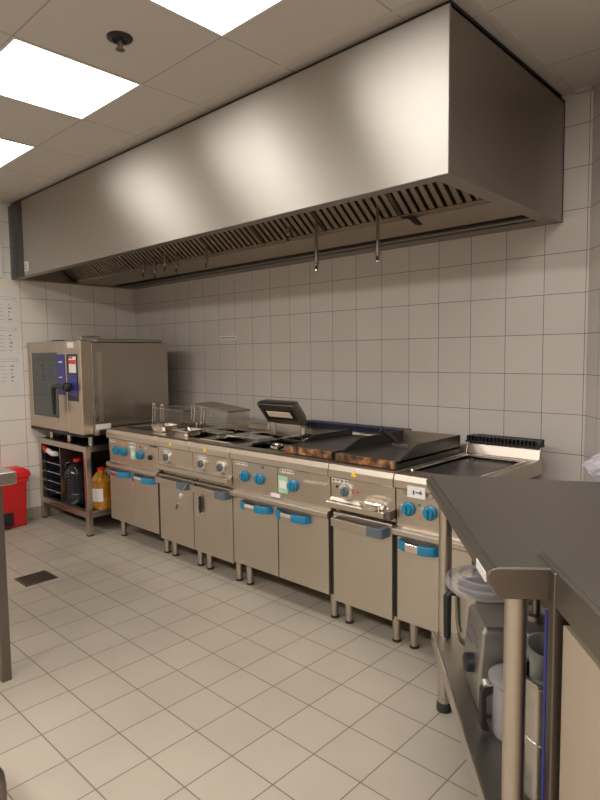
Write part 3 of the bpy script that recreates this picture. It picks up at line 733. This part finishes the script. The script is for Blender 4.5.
# rolled front edge and the end lip with its rounded corner
MB().prism([(0, .896), (-.012, .893), (-.018, .882), (-.016, .860), (.0, .836), (.012, .832), (.012, .885)], 'x', .012, TL - .002).build('front_edge', 'table_steel', T, bevel=.003)
MB().prism([(-.016, .868), (-.018, .884), (-.010, .897), (.0, .9), (.20, .9), (.20, .832), (.006, .832)], 'x', TL - .002, TL + .004).build('end_lip', 'dark_leg', T, bevel=.002)  # darker steel stands in for dim surroundings reflected on this end
MB().box(TL - .105, TL - .015, -.0192, -.016, .862, .883).build('edge_label', 'white', T)
sh = MB().prism([(.02, .008), (TL - .01, .008), (TL - .01, TW), (far[3][0], TW), (far[1][0] + .03, far[1][1])], 'z', .27, .30).build('lower_shelf', 'table_steel', T, bevel=.004)
MB().box(.02, TL - .01, .004, .008, .255, .302).build('shelf_edge', 'leg_steel', sh)
for lx, ly in ((.045, .05), (TL - .043, .055), (TL - .045, TW - .06), (far[3][0] + .10, TW - .05)):
    q = MB().lathe([(.0245, .03), (.0245, .885)], c=(lx, ly, 0), n=24).build('leg', 'leg_steel', T, smooth=True)
    MB().lathe([(.027, 0), (.029, .01), (.027, .032), (.0245, .036)], c=(lx, ly, 0), n=20).build('rubber_foot', 'rubber', q, smooth=True)
    MB().lathe([(.0246, .845), (.042, .850), (.042, .885)], c=(lx, ly, 0), n=20).build('collar', 'rubber', q, smooth=True)

# second worktop with cream cabinet, further along towards the camera
Cn = Vector((4.54, -1.718, 0))
PX = .143
S = thing('counter_cabinet', 'steel topped cabinet with cream front beside the angled work table', 'cabinet', (Cn.x, Cn.y, 0), ra)
S0 = 0.0
far2 = [(0, 0), (1.1, 0), (1.1, .60), (-.25, .60)]
MB().prism(far2, 'z', .901, .909).build('worktop', 'table_steel', S, bevel=.003)
MB().prism([(0, .908), (-.008, .904), (-.010, .83), (0, .82), (.012, .82), (.012, .901)], 'x', .004, 1.1).build('worktop_edge', 'table_steel', S, bevel=.003)
MB().box(.16, 1.1, .02, .56, .10, .80).build('carcass', 'cab_cream', S)
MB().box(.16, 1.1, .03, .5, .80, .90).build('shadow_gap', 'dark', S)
MB().box(PX, 1.1, .0, .02, .10, .80).build('front_panel', 'cab_cream', S, bevel=.002)
for lx in (.088,):
    q = MB().box(lx, lx + .034, -.012, .022, .0, .90).build('post', 'dark_leg', S, bevel=.003)
MB().box(.18, 1.1, .06, .5, 0, .10).build('plinth', 'dark', S)
o = MB().box(0, .007, 0, .30, 0, .50).build('blue_board', 'blue_board', None, bevel=.003)
tp = Matrix.Rotation(ra, 3, 'Z') @ Vector((.073, -.014, 0)) + Cn
o.location = (tp.x, tp.y, .302); o.rotation_euler = (0, 0, ra)
tag(o, 'blue board standing on edge behind the dark cabinet post', 'board')

# ------------------------------------------------------------------ machines on the lower shelf
def tw(x, y, z=.302):       # table coordinates to world
    v = A + uu * x + nn * y; return (v.x, v.y, z)
# cutter: bowl with clear lid behind the motor block
cb = thing('cutter_bowl', 'steel cutter bowl with clear plastic lid at the far end of the shelf', 'bowl', tw(.235, .16), ra)
MB().lathe([(.075, .05), (.095, .07), (.105, .14), (.108, .24), (.118, .245), (.118, .257), (.10, .257), (.095, .16)], n=36, cap1=False).build('steel_bowl', 'pot', cb, smooth=True)
MB().lathe([(.07, 0), (.075, .05)], n=24).build('bowl_base', 'cast', cb, smooth=True)
lid = MB().lathe([(.125, .258), (.138, .262), (.142, .275), (.136, .290), (.128, .292), (.118, .278), (.10, .286), (.088, .292), (.05, .298), (.04, .305), (.0, .306)], n=40, cap0=False, cap1=False).build('clear_lid', 'clear', cb, smooth=True)
MB().lathe([(.100, .286), (.106, .300), (.096, .304), (.090, .292)], n=36, cap0=False, cap1=False).build('lid_ring', 'clear', lid, smooth=True)
MB().tube([(.0, -.10, .235), (.0, -.124, .238), (.0, -.134, .225), (.0, -.134, .08)], [.009, .011, .014, .012], 10).build('bowl_handle', 'black', cb, smooth=True)

mb = thing('motor_block', 'grey wedge-shaped food processor motor base with black knob on the shelf', 'food processor', tw(.455, .20), ra)
# profile in (y, z): sloping control face to the front
def wedge(y0, y1, x0, x1): return None
MB().rings([[(-.105, -.135, 0), (.10, -.135, 0), (.10, .10, 0), (-.105, .10, 0)], [(-.105, -.14, .10), (.10, -.14, .10), (.10, .10, .10), (-.105, .10, .10)],
            [(-.10, -.128, .245), (.095, -.128, .245), (.095, .10, .245), (-.10, .10, .245)], [(-.09, -.115, .258), (.085, -.115, .258), (.085, .10, .258), (-.09, .10, .258)]]).build('housing', 'cast', mb, bevel=.008)
MB().lathe([(.10, 0), (.10, .20), (.108, .205), (.108, .222), (.098, .226), (.096, .245), (.104, .25), (.104, .268), (.09, .275), (.035, .278)], c=(.055, .055, 0), n=36).build('round_mount', 'cast', mb, smooth=True)
MB().lathe([(.03, .277), (.026, .29), (.012, .294), (.010, .37), (.006, .374)], c=(.055, .035, 0), n=18).build('spindle', 'dark_leg', mb, smooth=True)
MB().lathe([(.028, 0), (.028, -.022), (.02, -.028)], c=(.02, -.137, .12), n=20, axis='y').build('knob', 'black', mb, smooth=True)
k = MB(); k.box(-.08, .06, -.1345, -.130, .185, .192); k.box(-.05, .05, -.1335, -.128, .205, .212); k.box(-.08, -.01, -.137, -.132, .165, .170); k.build('print', 'ink', mb)

jg = thing('processor_jug', 'clear processor jug with black and steel handle at the shelf front', 'jug', tw(.632, .142), ra + PI / 2)
MB().lathe([(.055, 0), (.06, .02), (.064, .15), (.066, .155), (.062, .155), (.056, .03)], n=30, cap1=False).build('jug_body', 'clear', jg, smooth=True)
MB().lathe([(.065, .15), (.07, .155), (.07, .166), (.06, .172)], n=30).build('jug_lid', 'grey_plastic', jg, smooth=True)
MB().prism([(.205, -.075), (.20, -.105), (.18, -.118), (.05, -.12), (.02, -.112), (.012, -.09), (.03, -.085), (.05, -.098), (.165, -.096), (.18, -.075)][::-1] and [(-.06, .145), (-.085, .142), (-.094, .125), (-.096, .03), (-.09, .012), (-.07, .01), (-.07, .022), (-.078, .04), (-.078, .11), (-.06, .122)], 'y', -.014, .014).build('handle', 'black', jg, bevel=.005)
MB().prism([(-.06, .149), (-.088, .147), (-.088, .142), (-.06, .145)], 'y', -.015, .015).build('handle_strip', 'chrome', jg)

pt = thing('stock_pot', 'tall round steel container holding grey plastic parts on the shelf', 'container', tw(.85, .185), ra)
MB().lathe([(.078, 0), (.086, .01), (.086, .285), (.09, .29), (.09, .297), (.082, .297), (.082, .02)], n=36, cap1=False).build('container_wall', 'pot', pt, smooth=True)
MB().lathe([(.0865, .15), (.0885, .153), (.0865, .156)], n=36, cap0=False, cap1=False).build('bead', 'chrome', pt, smooth=True)
gp = thing('feed_pusher', 'grey translucent plastic feed tube leaning out of the steel container', 'machine part', tw(.855, .135, .60), ra)
mt = Matrix.Rotation(math.radians(18), 4, 'Y')
MB().lathe([(.022, -.02), (.026, .03), (.036, .075), (.04, .09), (.036, .09), (.024, .04)], n=26, mat=mt, cap1=False).build('feed_cup', 'grey_plastic', gp, smooth=True)
MB().tube([mt @ Vector((.03, .0, .0)), mt @ Vector((.0, 0, -.06))], [.022, .03], 14).build('feed_neck', 'grey_plastic', gp, smooth=True)
pl = MB().prism([(-.085, .0), (.0, .075), (.012, .07), (-.07, -.0)], 'y', -.05, .05).build('cutter_plate', 'black', None, bevel=.003)
pl.location = tw(.815, .20, .602); pl.rotation_euler = (0, 0, ra)
tag(pl, 'dark plate leaning in the steel container beside the grey feed tube', 'machine part')

# crumpled clear plastic bag on the far end of the table
bgm = MB(); rng = random.Random(3); R = []
for i in range(7):
    a = i / 6; rr = .012 + .05 * math.sin(PI * min(1, a * .85 + .12)); ring = []
    for k in range(16):
        f_ = 1 + rng.uniform(-.32, .32); ring.append((rr * f_ * math.cos(2 * PI * k / 16), rr * f_ * .8 * math.sin(2 * PI * k / 16), .005 + .085 * a + rng.uniform(-.006, .006)))
    R.append(ring)
bg = bgm.rings(R).build('plastic_bag', 'bag', None); bg.location = (4.40, -.775, .9)
tag(bg, 'crumpled clear plastic bag with blue top on the angled table', 'bag')
MB().prism([(-.02, 0), (.035, .005), (.045, .03), (.0, .022)], 'y', -.02, .02).build('blue_top', 'violet', bg, bevel=.004).location = (.01, 0, .075)

# ------------------------------------------------------------------ table cut by the opposite edge, tube, drain
o = thing('prep_table', 'steel prep table corner and leg cut off at the edge opposite the cookers', 'table', (2.574, -2.117, 0))
MB().box(-1.2, 0, -.7, 0, .847, .90).build('table_top', 'leg_steel', o, bevel=.004)
for lx, ly in ((-.095, -.05), (-1.105, -.05), (-.095, -.65), (-1.105, -.65)):
    MB().box(lx - .02, lx + .02, ly - .02, ly + .02, 0, .85).build('leg', 'dark_leg', o, bevel=.003)
o = thing('tube_trolley', 'dark curved metal tube frame standing at the lower edge by the prep table', 'trolley', (3.258, -2.464, 0))
MB().tube([(.0, .0, .0), (0, 0, .10), (-.004, -.003, .13), (-.018, -.012, .150), (-.045, -.03, .158), (-.16, -.10, .158)], .0165, 12).build('frame_tube', 'dark_leg', o, smooth=True)
MB().lathe([(.02, 0), (.02, .012)], n=16).build('rubber_foot', 'rubber', o, smooth=True)
dr = thing('floor_drain', 'square dark metal drain grate set in the floor tiles', 'drain', (1.42, -1.597, 0))
f = MB()
for a in ((-.092, .092, -.097, -.085), (-.092, .092, .085, .097), (-.092, -.08, -.085, .085), (.08, .092, -.085, .085)): f.box(*a, 0, .004)
for i in range(9):
    x = -.08 + .16 * (i + .5) / 9
    f.box(x - .0045, x + .0045, -.085, .085, 0, .003)
for i in range(9):
    y = -.085 + .17 * (i + .5) / 9
    f.box(-.08, .08, y - .0045, y + .0045, 0, .003)
f.build('grate', 'dark_leg', dr)
MB().box(-.085, .085, -.09, .09, 0, .0012).build('sump', 'dark', dr)

# ------------------------------------------------------------------ world and colour
wld = bpy.data.worlds.new('World'); bpy.context.scene.world = wld; wld.use_nodes = True
wld.node_tree.nodes['Background'].inputs['Color'].default_value = (.5, .47, .43, 1)
wld.node_tree.nodes['Background'].inputs['Strength'].default_value = .05
vs = bpy.context.scene.view_settings
vs.view_transform = 'Standard'; vs.look = 'None'; vs.exposure = 0.0; vs.gamma = 1.0
